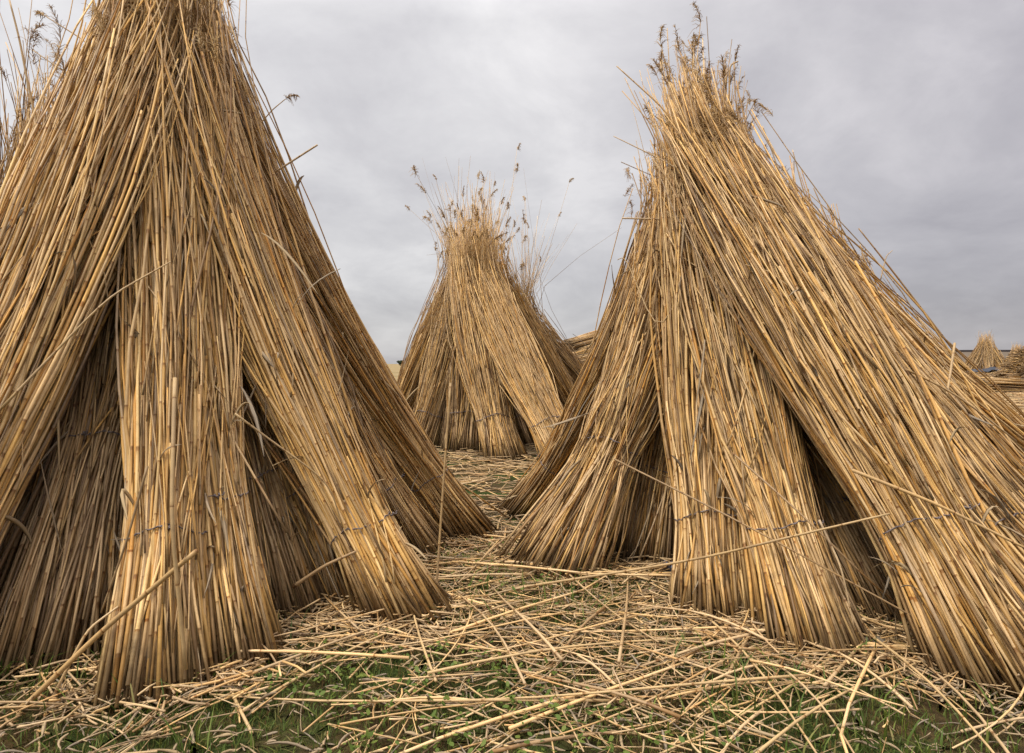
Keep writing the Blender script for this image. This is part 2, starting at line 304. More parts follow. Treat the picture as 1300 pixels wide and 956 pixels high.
bundle((.25, 4.2, 0), P(846, 334, 3.25), 'short back reed bundle with brown plumes at the left shoulder of the right stook', RG, R=.12, n=240, tie=.2, tone=grey, seed=34, psz=.12, tipdir=(.1, 0, 1), plumes=18, ext=.15)
# ---- middle stook
mk = dict(tex=1.6, r0=.0060, K=9, psz=.13, sag=.02, leaves=4)
bundle(G(640, 585), P(592, 345, 6.35), 'front reed bundle of the middle stook, standing on loose straw left of centre', MG, R=.165, flat=.75, n=430, tie=.2, tone=(.05, .75), seed=41, ext=.55, tipdir=(.05, 0, 1), spread=1.2, plumes=10, **mk)
bundle(G(722, 590), P(606, 340, 6.38), 'pale front reed bundle of the middle stook ending behind the right stook', MG, R=.175, flat=.75, n=450, tie=.18, tone=gold, seed=42, ext=.55, tipdir=(0, 0, 1), spread=1.2, plumes=10, **mk)
bundle(G(748, 560), P(622, 345, 6.6), 'reed bundle forming the right outline of the middle stook', MG, R=.19, n=420, tie=.2, tone=mixt, seed=43, ext=.4, tipdir=(.1, 0, 1), spread=1.2, plumes=10, **mk)
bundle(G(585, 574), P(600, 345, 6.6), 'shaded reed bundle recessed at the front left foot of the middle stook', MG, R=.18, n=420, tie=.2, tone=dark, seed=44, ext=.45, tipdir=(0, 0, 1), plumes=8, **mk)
bundle(G(533, 570), P(588, 350, 6.6), 'greyish reed bundle left of the shaded one in the middle stook', MG, R=.19, n=420, tie=.2, tone=grey, seed=45, ext=.4, tipdir=(-.05, 0, 1), plumes=8, **mk)
bundle(G(496, 560), P(585, 345, 6.75), 'brown reed bundle forming the left outline of the middle stook', MG, R=.20, n=420, tie=.2, tone=mixt, seed=46, ext=.5, tipdir=(-.1, 0, 1), spread=1.2, plumes=12, **mk)
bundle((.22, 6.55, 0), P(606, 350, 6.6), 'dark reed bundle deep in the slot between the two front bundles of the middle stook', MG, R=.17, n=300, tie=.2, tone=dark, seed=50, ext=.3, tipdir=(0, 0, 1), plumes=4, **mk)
bundle((-.45, 7.9, 0), P(590, 330, 6.9), 'back reed bundle of the middle stook with thin tips left of its apex', MG, R=.18, n=240, tie=.2, tone=mixt, seed=47, ext=.7, tipdir=(-.12, 0, 1), spread=1.6, plumes=14, **mk)
bundle((.4, 8.1, 0), P(612, 325, 6.9), 'tallest back reed bundle of the middle stook, tips rising highest', MG, R=.18, n=240, tie=.2, tone=mixt, seed=48, ext=.75, tipdir=(.0, 0, 1), spread=1.0, plumes=14, **mk)
bundle((1.3, 7.9, 0), P(662, 395, 7.1), 'low dark reed bundle at the right shoulder of the middle stook, bare tips upright', MG, R=.17, n=240, tie=.2, tone=grey, seed=49, ext=.9, tipdir=(.05, 0, 1), spread=1.5, plumes=8, **mk)

# ---- stooks and piles farther away
def far_stook(cx, cy, h, r, nb, label, group, seed, n=60, r0=.02, Rb=.3):
    for i in range(nb):
        a = i/nb*2*math.pi+.3
        bundle((cx+r*math.cos(a), cy+r*math.sin(a), 0), (cx+.12*math.cos(a), cy+.12*math.sin(a), h*.82), label, group, R=Rb, n=n, ext=h*.2,
               tipdir=(0, 0, 1), small=True, mat=REED_FAR, seed=seed+i, r0=r0, K=5, tone=mixt, sag=.03, spread=1.5)
far_stook(29.8, 43, 2.7, 1.5, 8, 'one of the reed bundles in the tiny far stook nearest the dark embankment line', 'reed bundles of the far stook by the blue sheet', 300)
far_stook(35.5, 48, 2.2, 1.1, 6, 'one of the reed bundles in the smaller far stook at the very right edge', 'reed bundles of the far stook at the right edge', 320)

def lying(c, ang, tilt, L, R, label, group, seed, r0=.010, n=150, name='reed_bundle'):
    g = np.random.default_rng(seed)
    d = np.array([math.cos(ang)*math.cos(tilt), math.sin(ang)*math.cos(tilt), math.sin(tilt)]); U = norm(np.cross(d, [0, 0, 1.])); W = np.cross(U, d)
    th = g.uniform(0, 6.283, n); rho = np.sqrt(g.random(n)); rho = np.where(g.random(n) < .4, .9, rho); K = 6
    q = np.linspace(0, 1, K); l0 = g.uniform(-.05, .05, n); l1 = L*g.uniform(.75, 1, n); s = l0[:, None]+(l1-l0)[:, None]*q
    pr = np.interp(s/L, [0, .3, 1], [1.1, 1, .7])
    off = U[None, None]*(np.cos(th)*rho*R)[:, None, None]*pr[:, :, None]+W[None, None]*(np.sin(th)*rho*R)[:, None, None]*pr[:, :, None]
    p = d*s[:, :, None]+off+g.normal(size=(n, 1, 3))*.02*s[:, :, None]
    p -= (np.array([0, 0, 1])*(s**2*.02)[:, :, None])
    o = tube_obj(name, p, r0*g.uniform(.6, 1.2, (n, 1))*np.interp(q, [0, 1], [1, .5]), REED_FAR, None, 5, g.uniform(0, .8, n)); o.location = [float(x) for x in c]
    # keep lowest stalks above the ground
    co = np.empty(len(o.data.vertices)*3, np.float32); o.data.vertices.foreach_get('co', co); co = co.reshape(-1, 3); co[:, 2] = np.maximum(co[:, 2], .01-c[2]); o.data.vertices.foreach_set('co', co.ravel())
    return tag(o, label, 'reed bundle', group)
g = np.random.default_rng(5)
PG = 'reed bundles stacked in the pile behind the middle stook'
k = 0
for lvl, (zz, cnt) in enumerate([(.17, 6), (.44, 5), (.70, 4), (.93, 2)]):
    for i in range(cnt):
        x = .66+.13*lvl+g.uniform(-.12, .12)+.05*i; y = 11.3+i*.36+lvl*.18
        lying((x, y, zz+.04*lvl), .25+g.uniform(-.35, .35), .16+.05*lvl+g.uniform(-.05, .08), 1.9, .17, 'one of the bundles piled flat in the gap between the middle and right stooks', PG, 400+k); k += 1
RPG = 'reed bundles lying in low heaps at the far right edge'
for i, (x, y, z, a, t) in enumerate([(17.2, 24, .2, .5, 0), (18.6, 24.6, .2, -.3, 0), (18.2, 24.2, .5, .9, .03), (20.2, 26, .2, .2, 0), (12.6, 18.5, .16, .3, 0), (14.0, 18.0, .16, -.4, 0.02),
                                  (23.5, 31, .25, .3, 0), (25.4, 31.5, .25, -.5, 0), (24.0, 31.2, .6, .1, .05), (29.0, 38.5, .3, .3, .0), (30.5, 38, .35, .8, .1), (31.2, 39, .9, -.3, .15), (29.6, 37.6, .8, .2, .0), (22.0, 27.5, .2, 1.0, 0), (15.8, 21, .2, .1, 0), (17.0, 21.2, .2, -.6, .04)]):
    lying((x, y, z), a, t, 2.8, .26, 'one of the flat bundles heaped beyond the right stook under the tiny far stooks', RPG, 450+i, r0=.016, n=130)

# blue-black plastic sheet in front of the far stook
nx, ny = 26, 14; gx, gy = np.meshgrid(np.linspace(-1, 1, nx), np.linspace(-1, 1, ny)); g = np.random.default_rng(3)
hz = .32*np.clip(1-gx**2, 0, 1)*(1-.5*gy**2)*(.6+.4*np.sin(gx*7+gy*3)*np.cos(gy*5+gx*2))+.03*g.random(gx.shape)
top = np.stack([gx*.95*(1+.08*np.sin(gy*9)), gy*.7*(1+.1*np.sin(gx*8)), hz+.03], -1).reshape(-1, 3); V = np.concatenate([top, top-[0, 0, .02]])
Fq = []
for j in range(ny-1):
    for i in range(nx-1):
        a = j*nx+i; Fq += [[a, a+1, a+nx+1, a+nx], [a+nx*ny, a+nx+nx*ny, a+nx+1+nx*ny, a+1+nx*ny]]
TARP = simple_mat('blue_plastic', [(.35, (.005, .007, .013)), (.6, (.014, .02, .036)), (.8, (.05, .065, .10))], .35, 3, spec=.5)
o = mesh_obj('plastic_sheet', V, Fq, TARP); o.location = (27.6, 39.5, .30); tag(o, 'crumpled dark blue plastic sheet on the straw before a tiny far stook', 'plastic sheet')
# the low mound of straw it lies on
def mound(cx, cy, rx, ry, h, n, label, seed):
    g = np.random.default_rng(seed); rr = np.sqrt(g.random(n)); th = g.uniform(0, 6.283, n)
    x = rr*np.cos(th)*rx; y = rr*np.sin(th)*ry; z = h*(1-rr**2)+.01; a = g.uniform(0, 6.283, n); L = g.uniform(.3, .9, n)
    dv = np.stack([np.cos(a), np.sin(a), g.normal(size=n)*.12], 1)*L[:, None]/2; c = np.stack([x, y, z], 1)
    pp = np.stack([c-dv, c+g.normal(size=(n, 3))*.02, c+dv], 1); pp[:, :, 2] = np.maximum(pp[:, :, 2], .01)
    o = tube_obj('straw_heap', pp, np.full((n, 3), .014), REED_FAR, None, 3, g.uniform(0, .8, n)); o.location = (cx, cy, 0)
    return tag(o, label, 'straw heap', None, 'stuff')
mound(27.6, 39.5, 2.4, 1.6, .34, 1500, 'low heap of loose straw under the blue plastic sheet', 1)
mound(23.35, 30.5, 1.35, 1.3, 1.55, 2200, 'brown rounded heap of loose straw cut off by the right edge in front of the embankment', 4)
mound(22, 27, 8, 7, .28, 5000, 'loose straw strewn beyond the right stook toward the far stooks', 2)

# ------------------------------------------------------------------ ground
def grid_mesh(xs, ys, fz):
    X, Y = np.meshgrid(xs, ys); Z = fz(X, Y); V = np.stack([X, Y, Z], -1).reshape(-1, 3); nx, ny = len(xs), len(ys)
    idx = np.arange(nx*ny).reshape(ny, nx); F = np.stack([idx[:-1, :-1], idx[:-1, 1:], idx[1:, 1:], idx[1:, :-1]], -1).reshape(-1, 4).tolist()
    return V, F
xs = np.concatenate([-np.geomspace(4000, 5, 18), np.linspace(-4.9, 4.9, 140), np.geomspace(5, 4000, 18)])
ys = np.concatenate([[-4000, -500, -60, -10], np.linspace(-3, 9, 150), np.geomspace(9.3, 6000, 22)])
fz = lambda X, Y: np.where((abs(X) < 4.9) & (Y < 8.9) & (Y > -2.9), .006*np.sin(X*9+Y*4)+.005*np.sin(Y*13-X*5)+.004*np.sin(X*31)*np.sin(Y*27), 0)-.008
V, F = grid_mesh(xs, ys, fz)
m, nt, b = new_mat('meadow_ground')
tc = node(nt, 'ShaderNodeTexCoord')
n1 = node(nt, 'ShaderNodeTexNoise', inp={'Scale': 2.2, 'Detail': 8., 'Roughness': .65}); n2 = node(nt, 'ShaderNodeTexNoise', inp={'Scale': 60., 'Detail': 6., 'Roughness': .7}); n3 = node(nt, 'ShaderNodeTexNoise', inp={'Scale': .05, 'Detail': 5.})
for n_ in (n1, n2, n3): nt.links.new(tc.outputs['Object'], n_.inputs['Vector'])
c1 = ramp(nt, [(.30, (.055, .035, .016)), (.46, (.085, .06, .025)), (.56, (.05, .07, .018)), (.7, (.07, .10, .025))]); nt.links.new(n1.outputs[0], c1.inputs[0])
c2 = ramp(nt, [(.3, (.35, .33, .30)), (.5, (.9, .9, .9)), (.62, (1.2, 1.15, 1.0)), (.74, (2.2, 1.9, 1.3))]); nt.links.new(n2.outputs[0], c2.inputs[0])
c3 = ramp(nt, [(.35, (.22, .165, .075)), (.6, (.32, .235, .12))]); nt.links.new(n3.outputs[0], c3.inputs[0])
sepx = node(nt, 'ShaderNodeSeparateXYZ'); nt.links.new(tc.outputs['Object'], sepx.inputs[0])
farf = node(nt, 'ShaderNodeMapRange', inp={1: 6., 2: 16.}); nt.links.new(sepx.outputs[1], farf.inputs[0])
col = mix(nt, farf.outputs[0], mix(nt, 1., c1.outputs[0], c2.outputs[0], 'MULTIPLY'), c3.outputs[0])
nt.links.new(col, b.inputs['Base Color']); b.inputs['Roughness'].default_value = .95; b.inputs['Specular IOR Level'].default_value = .1
bp = node(nt, 'ShaderNodeBump', inp={'Strength': .8, 'Distance': .02}); nt.links.new(n2.outputs[0], bp.inputs['Height']); nt.links.new(bp.outputs[0], b.inputs['Normal'])
tag(mesh_obj('ground', V, F, m), kind='structure')

# embankment on the right horizon, with a dark crest road
EMB = simple_mat('embankment_earth', [(.3, (.10, .078, .055)), (.7, (.17, .13, .095))], .95, .4)
CREST = simple_mat('crest_asphalt', [(.3, (.035, .03, .032)), (.7, (.06, .05, .05))], .8, .5)
def prism(name, pts, prof, mat, kind='structure'):
    """profile (offset, z) swept along pts"""
    pts = np.array(pts, float); n = len(pts); V = []; 
    for i, p in enumerate(pts):
        t = pts[min(i+1, n-1)]-pts[max(i-1, 0)]; t /= np.linalg.norm(t); nr = np.array([t[1], -t[0]])
        for off, z in prof: V.append((*(p[:2]+nr*off), z*p_h[i]))
    k = len(prof); F = []
    for i in range(n-1):
        for j in range(k):
            a, b_ = i*k+j, i*k+(j+1) % k; F.append([a, b_, b_+k, a+k])
    F += [list(range(k))[::-1], list(range((n-1)*k, n*k))]
    return tag(mesh_obj(name, np.array(V), F, mat, smooth=False), kind=kind)
ex = np.linspace(22, 130, 12); pts = [(x, 92-.12*(x-50)) for x in ex]; p_h = np.clip((ex-20)/12, .05, 1)
prism('embankment', pts, [(7, -.2), (2.2, 2.35), (-2.2, 2.35), (-7, -.2)], EMB)
prism('embankment_road', pts, [(2.1, 2.30), (2.1, 2.62), (-2.1, 2.62), (-2.1, 2.30)], CREST)

# far tree line seen in the gap left of the middle stook
def bush_tree(cx, cy, h, seed, label):
    g = np.random.default_rng(seed); root = empty('tree', (cx, cy, 0))
    tp = np.array([[[0, 0, 0], [.1, 0, h*.3], [-.1, .1, h*.62]]]); tube_obj('trunk', tp, np.array([[.25, .2, .08]]), WOOD, root, 7)
    N = 1600; cl = g.normal(size=(14, 3))*[h*.30, h*.30, h*.16]+[0, 0, h*.6]; c = cl[g.integers(0, 14, N)]+g.normal(size=(N, 3))*h*.09
    c[:, 2] = np.clip(c[:, 2], .4, h*1.05); d1 = norm(g.normal(size=(N, 3)))*.22; d2 = norm(np.cross(d1, g.normal(size=(N, 3))))*.14
    V = np.stack([c-d1, c+d2, c+d1, c-d2], 1).reshape(-1, 3); F = np.arange(N*4).reshape(N, 4).tolist()
    mesh_obj('crown', V, F, CROWN, root, rep(g.random(N), 1, 4)); tag(root, label, 'tree', 'far trees on the horizon')
WOOD = simple_mat('bark', [(.3, (.06, .045, .03)), (.7, (.12, .09, .06))], .9, 5)
CROWN = simple_mat('tree_leaf', [(0, (.03, .05, .025)), (1, (.07, .09, .045))], .8, by_rnd=True, trans=.2)
for i, (px, h) in enumerate([(508, 2.0), (518, 1.7), (527, 1.9)]):
    x = (px-650)/FPX*300; bush_tree(x, 300+i*3, h*1.1, 60+i, 'small green tree on the horizon in the gap left of the middle stook')

# ------------------------------------------------------------------ straw litter, grass, moss
def litter(name, n, region, L, r, z, label, seed, mat=LITTER, dens=None, kinds='stuff'):
    g = np.random.default_rng(seed); x = g.uniform(region[0], region[1], n*3); y = region[2]+(region[3]-region[2])*g.random(n*3)**1.0
    keep = (np.sin(x*5.1+y*2.3+seed)+np.sin(y*6.7-x*3.1)+g.normal(size=n*3)*1.0 > -.6) if dens is None else dens(x, y, g)
    x, y = x[keep][:n], y[keep][:n]; n = len(x); a = g.uniform(0, 6.283, n); ln = L[0]+(L[1]-L[0])*g.random(n)**2
    q = np.array([-.5, -.17, .17, .5]); zz = g.uniform(z[0], z[1], n)
    dv = np.stack([np.cos(a), np.sin(a), g.normal(size=n)*.05], 1); pr = np.stack([-np.sin(a), np.cos(a), np.zeros(n)], 1)
    bow = g.normal(size=n)*.10
    pp = np.stack([x, y, zz], 1)[:, None]+dv[:, None]*(ln[:, None]*q)[:, :, None]+pr[:, None]*(bow[:, None]*ln[:, None]*(.25-q**2)*2)[:, :, None]
    pp[:, :, 2] = np.maximum(pp[:, :, 2], .002)
    rad = (r*g.uniform(.45, 1.2, n))[:, None]*np.interp(q, [-.5, .5], [1, .7])
    return tag(tube_obj(name, pp, rad, mat, None, 5, g.uniform(0, .85, n)), label, 'straw litter', None, kinds)
litter('straw_litter', 7500, (-2.2, 2.6, .9, 3.3), (.03, .42), .0023, (.002, .034), 'thin broken straw scattered over the grass between the stooks', 71,
       dens=lambda x, y, g: (np.sin(x*3.1+1)+np.sin(y*4.7-x*2.1)+g.normal(size=len(x))*.8 > np.where((y < 1.85) & (x/y > -.42) & (x/y < .14), 1.35, np.where(y < 1.6, .7, -.8))))
litter('straw_litter', 5200, (-2.2, 2.4, 2.5, 7.5), (.05, .45), .0042, (.002, .055), 'thick carpet of loose straw between the three stooks', 72, dens=lambda x, y, g: g.random(len(x)) < .9)
litter('straw_litter', 16000, (-7, 17, 7, 24), (.1, .8), .011, (.002, .06), 'loose straw spread over the ground behind the stooks', 73)

g = np.random.default_rng(77); nc = 6500; cx = g.uniform(-2.0, 2.3, nc); cy = g.uniform(.85, 3.6, nc)
tag(leaf_mesh('chaff', np.stack([cx, cy, g.uniform(.004, .03, nc)], 1), norm(np.stack([g.normal(size=nc), g.normal(size=nc), g.normal(size=nc)*.12], 1)), None, length=(.02, .13), width=.0035, g=g), 'shreds of dry leaf and chaff between the fallen stalks', 'chaff', None, 'stuff')
# broken straw packed round the feet of the front bundles
g = np.random.default_rng(78); feet = [G(45, 885), G(202, 872), G(300, 838), G(372, 775), G(447, 757), G(515, 782), G(560, 700), G(702, 722), G(805, 708), G(912, 776), G(1035, 818), G(1140, 800), G(1250, 850)]
fn = 2600; fi = g.integers(0, len(feet), fn); fa = g.uniform(0, 6.283, fn); fr_ = .08+.16*g.random(fn)**.8; cx = np.array([f[0] for f in feet])[fi]+np.cos(fa)*fr_*1.2; cy = np.array([f[1] for f in feet])[fi]+np.sin(fa)*fr_
da = g.uniform(0, 6.283, fn); dl_ = .02+.16*g.random(fn)**2; dv = np.stack([np.cos(da), np.sin(da), g.normal(size=fn)*.22], 1)*dl_[:, None]/2; cc = np.stack([cx, cy, .005+.04*g.random(fn)**1.5], 1)
pp = np.stack([cc-dv, cc+g.normal(size=(fn, 3))*.003, cc+dv], 1); pp[:, :, 2] = np.maximum(pp[:, :, 2], .003)
tag(tube_obj('straw_litter', pp, (.0026*g.uniform(.4, 1.2, (fn, 1)))*np.ones((1, 3)), LITTER, None, 5, g.uniform(0, .85, fn)), 'broken straw ends packed around the feet of the near bundles', 'straw litter', None, 'stuff')
def blades(name, n, region, h, w, label, seed, mat, thresh, lean=.5):
    g = np.random.default_rng(seed); x = g.uniform(region[0], region[1], n*4); y = g.uniform(region[2], region[3], n*4)
    f = np.sin(x*4.3+y*3.1+seed)+np.sin(y*5.9-x*2.7+seed*2)+.6*np.sin(x*13+y*11)+g.normal(size=len(x))*.55
    k = f > thresh; x, y = x[k][:n], y[k][:n]; n = len(x); a = g.uniform(0, 6.283, n); H = h*g.uniform(.35, 1.25, n); ld = g.uniform(.1, 1.3, n)*lean
    t = np.array([0, .4, .75, 1]); dx = np.stack([np.cos(a), np.sin(a)], 1); sd = np.stack([-np.sin(a), np.cos(a), np.zeros(n)], 1)
    c = np.zeros((n, 4, 3)); c[:, :, 0] = x[:, None]+dx[:, :1]*(H*ld)[:, None]*t**2; c[:, :, 1] = y[:, None]+dx[:, 1:]*(H*ld)[:, None]*t**2; c[:, :, 2] = H[:, None]*(t-.25*ld[:, None]*t**2)-.006
    ww = w*np.array([.8, 1, .7, .08])[None, :, None]*g.uniform(.6, 1.3, (n, 1, 1))
    V = np.stack([c-sd[:, None]*ww, c+sd[:, None]*ww], 2).reshape(-1, 3); idx = np.arange(n*8).reshape(n, 4, 2)
    F = np.stack([idx[:, :-1, 0], idx[:, :-1, 1], idx[:, 1:, 1], idx[:, 1:, 0]], -1).reshape(-1, 4).tolist()
    return tag(mesh_obj(name, V, F, mat, rnd=rep(g.random(n), 4, 2)), label, 'grass', None, 'stuff')
blades('grass', 60000, (-2.3, 2.5, .72, 3.4), .034, .0011, 'short green grass and weeds growing through the straw', 81, GRASS, -1.1, .8)
blades('grass', 2600, (-2.3, 2.5, .8, 3.0), .085, .0020, 'longer bright green grass tufts at the feet of the bundles', 82, GRASS, .9, .9)
blades('moss', 60000, (-2.3, 2.5, .72, 2.8), .018, .0011, 'low brown and green moss covering the ground in front', 83, MOSS, -.9, .8)
# small broad-leaved weeds
g = np.random.default_rng(84); n = 900; cx = g.uniform(-1.6, 1.6, n*3); cy = g.uniform(.95, 3.0, n*3); k = (np.sin(cx*4.1+2)+np.sin(cy*5.3+cx*2)+g.normal(size=n*3)*.4) > .7; cx, cy = cx[k][:n], cy[k][:n]; n = len(cx)
m_ = 6; X = np.repeat(cx, m_); Y = np.repeat(cy, m_); a = g.uniform(0, 6.283, n*m_); hh = g.uniform(.006, .045, n*m_); rr = g.uniform(.006, .030, n*m_); s_ = g.uniform(.004, .009, n*m_)
c = np.stack([X+np.cos(a)*rr, Y+np.sin(a)*rr, hh], 1); d1 = np.stack([np.cos(a), np.sin(a), g.normal(size=n*m_)*.4], 1)*s_[:, None]; d2 = np.stack([-np.sin(a), np.cos(a), g.normal(size=n*m_)*.4], 1)*s_[:, None]*.6
V = np.stack([c-d1, c-d1*.3+d2, c+d1*.4+d2*.8, c+d1, c+d1*.4-d2*.8, c-d1*.3-d2], 1).reshape(-1, 3)
tag(mesh_obj('weeds', V, np.arange(n*m_*6).reshape(-1, 6).tolist(), GRASS, rnd=rep(g.uniform(.3, .85, n*m_), 1, 6)), 'small broad-leaved green weeds among the fallen straw', 'weeds', None, 'stuff')

# ------------------------------------------------------------------ individual fallen stalks
SG = 'loose reed stalks lying on the grass in front of the stooks'
def stalk_mesh_path(L, bow, kink, g):
    q = np.linspace(0, 1, 8); p = np.zeros((1, 8, 3)); p[0, :, 0] = q*L; p[0, :, 1] = bow*L*np.sin(np.pi*q); p[0, :, 2] = .008*np.sin(q*5)
    if kink: p[0, :, 1] += np.maximum(q-kink, 0)*L*.35
    return p
g = np.random.default_rng(91); protos = []
for i in range(16):
    L = [.35, .5, .65, .8, .95, 1.1, .45, .6][i % 8]; r = g.uniform(.0024, .0048)
    V, F = tubes(stalk_mesh_path(L, g.uniform(-.06, .06), .55 if i % 5 == 4 else 0, g), np.linspace(r, r*.55, 8)[None, :], 7)
    me = bpy.data.meshes.new('reed_stalk'); me.from_pydata(V.tolist(), [], F); me.polygons.foreach_set('use_smooth', [True]*len(me.polygons))
    al = np.repeat(np.linspace(0, L, 8), 7); set_attr(me, 'rnd', np.full(56, g.uniform(0, .7))); set_attr(me, 'along', al); me.materials.append(LITTER); protos.append((me, L))
cnt = 0
while cnt < 240:
    x = g.uniform(-1.2, 1.75); y = 1.35+1.75*g.random()**.85
    if y < 1.55 and g.random() < .55: continue
    me, L = protos[g.integers(0, 16)]
    pxx = 650+FPX*x/y
    # denser to the right of the middle, sparser on the bare mossy patch
    if pxx < 230 or (350 < pxx < 730 and y < 1.85 and g.random() < .72): continue
    o = bpy.data.objects.new('reed_stalk', me); COL.objects.link(o)
    an = g.normal(0, .75)+(0 if g.random() < .7 else 1.4)
    if g.random() < .5: an += math.pi
    o.location = (x-.5*L*math.cos(an), y-.5*L*math.sin(an), .012+g.random()*.035); o.rotation_euler = (g.uniform(0, 6.28), 0, 0)
    tilt = g.normal(0, .02); o.rotation_euler = (0, tilt, an); o.scale = (1, 1, 1)
    tag(o, 'pale dry reed stalk lying flat among others on the grass', 'reed stalk', SG); cnt += 1

# ------------------------------------------------------------------ single stray stalks that stand out
def stray(pts, label, r=.0045, plume=False, taper=.6, rnd=.2, mat=LITTER):
    pts = np.array(pts, float); K = 14; t = np.linspace(0, len(pts)-1, K); pp = np.stack([np.interp(t, range(len(pts)), pts[:, i]) for i in range(3)], 1)
    for _ in range(2): pp[1:-1] = (pp[:-2]+pp[1:-1]*2+pp[2:])/4
    pp[:, 2] = np.maximum(pp[:, 2], r); o0 = pp[0].copy(); pl = pp-o0
    if plume:
        root = empty('reed_stalk', o0); tube_obj('stem', pl[None], np.linspace(r, r*taper, K)[None], mat, root, 6, np.array([rnd]))
        q = plume_paths(pl[-1:], norm(pl[-1:]-pl[-2:-1]), 55, .13); tube_obj('seed_head', q, np.array([[.0013, .001, .0005]])*np.ones((len(q), 1)), PLUME, root, 3, cap=False)
        o = root
    else:
        o = tube_obj('reed_stalk', pl[None], np.linspace(r, r*taper, K)[None], mat, None, 7, np.array([rnd])); o.location = [float(x) for x in o0]
    return tag(o, label, 'reed stalk', 'single stray reed stalks that stick out of the stooks')
stray([G(553, 762), P(561, 640, 2.33), P(572, 486, 2.36)], 'thin pale stalk standing upright between the left stook and the gap', .0042, taper=.9, rnd=.44)
stray([G(22, 905), P(130, 800, 1.60), P(250, 699, 1.60)], 'thick fallen stalk propped diagonally on the nearest bundle at lower left', .0065, taper=.9)
stray([G(60, 900), P(110, 800, 1.62), P(150, 770, 1.66)], 'short brown stalk beneath the thick propped one at lower left', .004, rnd=.55)
stray([P(0, 520, 1.66), P(136, 378, 1.78), P(217, 332, 1.92)], 'bent thin stalk lying across the golden bundles of the left stook', .0035, rnd=.44)
stray([P(187, 592, 1.66), P(160, 690, 1.62), P(128, 778, 1.60)], 'slim stalk leaning left across the nearest bundle foot', .0035, rnd=.16)
stray([P(222, 480, 1.72), P(217, 660, 1.58), P(236, 850, 1.57)], 'long pale stalk running down the middle of the nearest bundle', .0052, taper=.9, rnd=.44)
stray([P(298, 525, 2.0), P(345, 560, 2.05), P(418, 612, 2.10), P(436, 672, 2.12)], 'thin stalk fallen across the brown set-back bundle of the left stook', .0035, rnd=.44)
stray([P(372, 745, 2.1), P(412, 718, 2.08), P(452, 700, 2.08)], 'short thick broken stalk below the wire of the broad right-slanting bundle', .0065, rnd=.3)
stray([G(300, 862), G(403, 832), G(501, 803), P(568, 757, 2.28)], 'longest pale stalk bowed over the grass in front of the left stook', .0055, rnd=.44)
stray([G(620, 752), P(880, 712, 2.12), P(1010, 680, 1.88), P(1130, 652, 1.78)], 'long pale stalk leaning from the grass onto the right stook foot', .0045, rnd=.44)
stray([P(780, 583, 2.42), P(935, 660, 2.06), P(1100, 750, 1.80), G(1285, 852)], 'thin straight stalk crossing the right stook down to the lower right', .0034, rnd=.16)
stray([P(930, 575, 2.12), P(1020, 655, 1.92), P(1100, 735, 1.85), G(1180, 800)], 'thin orange stalk running from the front bundle past the black gap', .0034, rnd=.30)
stray([P(960, 408, 2.22), P(1110, 450, 2.10), P(1210, 497, 2.08), P(1290, 560, 2.10)], 'long bare stalk lying crosswise high on the right stook', .0042, rnd=.2)
stray([P(1212, 436, 2.40), P(1204, 490, 2.28), P(1193, 545, 2.18)], 'short pale stalk standing out against the right outline of the right stook', .0045, taper=.8, rnd=.44)
stray([P(1082, 597, 1.84), P(1190, 640, 1.74), P(1310, 700, 1.66)], 'stout stalk resting across the biggest golden bundle at right', .0052, rnd=.2)
stray([P(1040, 190+470, 1.9), P(1068, 720, 1.84), P(1085, 800, 1.82)], 'grey slender stalk hanging over the pale-stalked bundle foot', .0035, rnd=.8)
stray([P(880, 330, 2.6), P(838, 434, 2.55), P(807, 358, 2.7), P(793, 325, 2.75), P(784, 330, 2.75)], 'hooked stalk arching out left of the right stook', .003, taper=.5, rnd=.44)
stray([P(905, 225, 2.62), P(845, 140, 2.72), P(783, 84, 2.8)], 'long bare stalk pointing up left from the apex of the right stook', .0040, taper=.6, rnd=.2)
stray([P(900, 240, 2.62), P(845, 205, 2.7), P(779, 173, 2.78)], 'bare stalk pointing left just below the apex of the right stook', .0035, taper=.5, rnd=.9)
stray([P(860, 279, 2.8), P(790, 277, 2.8)], 'short stalk jutting straight left from the shoulder of the right stook', .0035, taper=.9, rnd=.9)
stray([P(840, 300, 2.85), P(822, 262, 2.85), P(815, 212, 2.85)], 'thin upright stalk beside the left shoulder of the right stook', .0022, rnd=.7)
stray([P(875, 170, 2.8), P(852, 110, 2.8), P(840, 62, 2.8)], 'plumed stalk at the top left of the right stook apex', .0035, plume=True)
stray([P(885, 150, 2.8), P(879, 100, 2.8), P(879, 72, 2.8)], 'plumed stalk rising highest from the right stook apex', .0035, plume=True)
stray([P(880, 210, 2.7), P(850, 160, 2.72), P(832, 148, 2.72)], 'plumed stalk drooping left of the right stook apex', .003, plume=True)
stray([P(925, 180, 2.8), P(926, 100, 2.8), P(927, 82, 2.8), P(937, 78, 2.8)], 'snapped stalk with a bent top right of the right stook apex', .0035, taper=.9)
stray([P(1010, 290, 3.3), P(985, 205, 3.3), P(968, 160, 3.3)], 'single bare stalk sticking up behind the right slope', .004, rnd=.9)
stray([P(1050, 320, 3.3), P(1022, 250, 3.3), P(1006, 190, 3.3)], 'tallest of the bare stalks over the right slope', .004, rnd=.9)
stray([P(1230, 470, 2.9), P(1130, 340, 2.95), P(1090, 290, 3.0)], 'bowed stalk lifting off the right outline of the right stook', .0045, rnd=.3)
stray([P(1118, 355, 2.9), P(1125, 325, 2.9), P(1133, 318, 2.9)], 'tiny hooked stalk on the right slope of the right stook', .0025, rnd=.9)
stray([P(350, 218, 2.6), P(403, 184, 2.55)], 'short bare stalk pointing right from the left stook', .0038, taper=.9, rnd=.9)
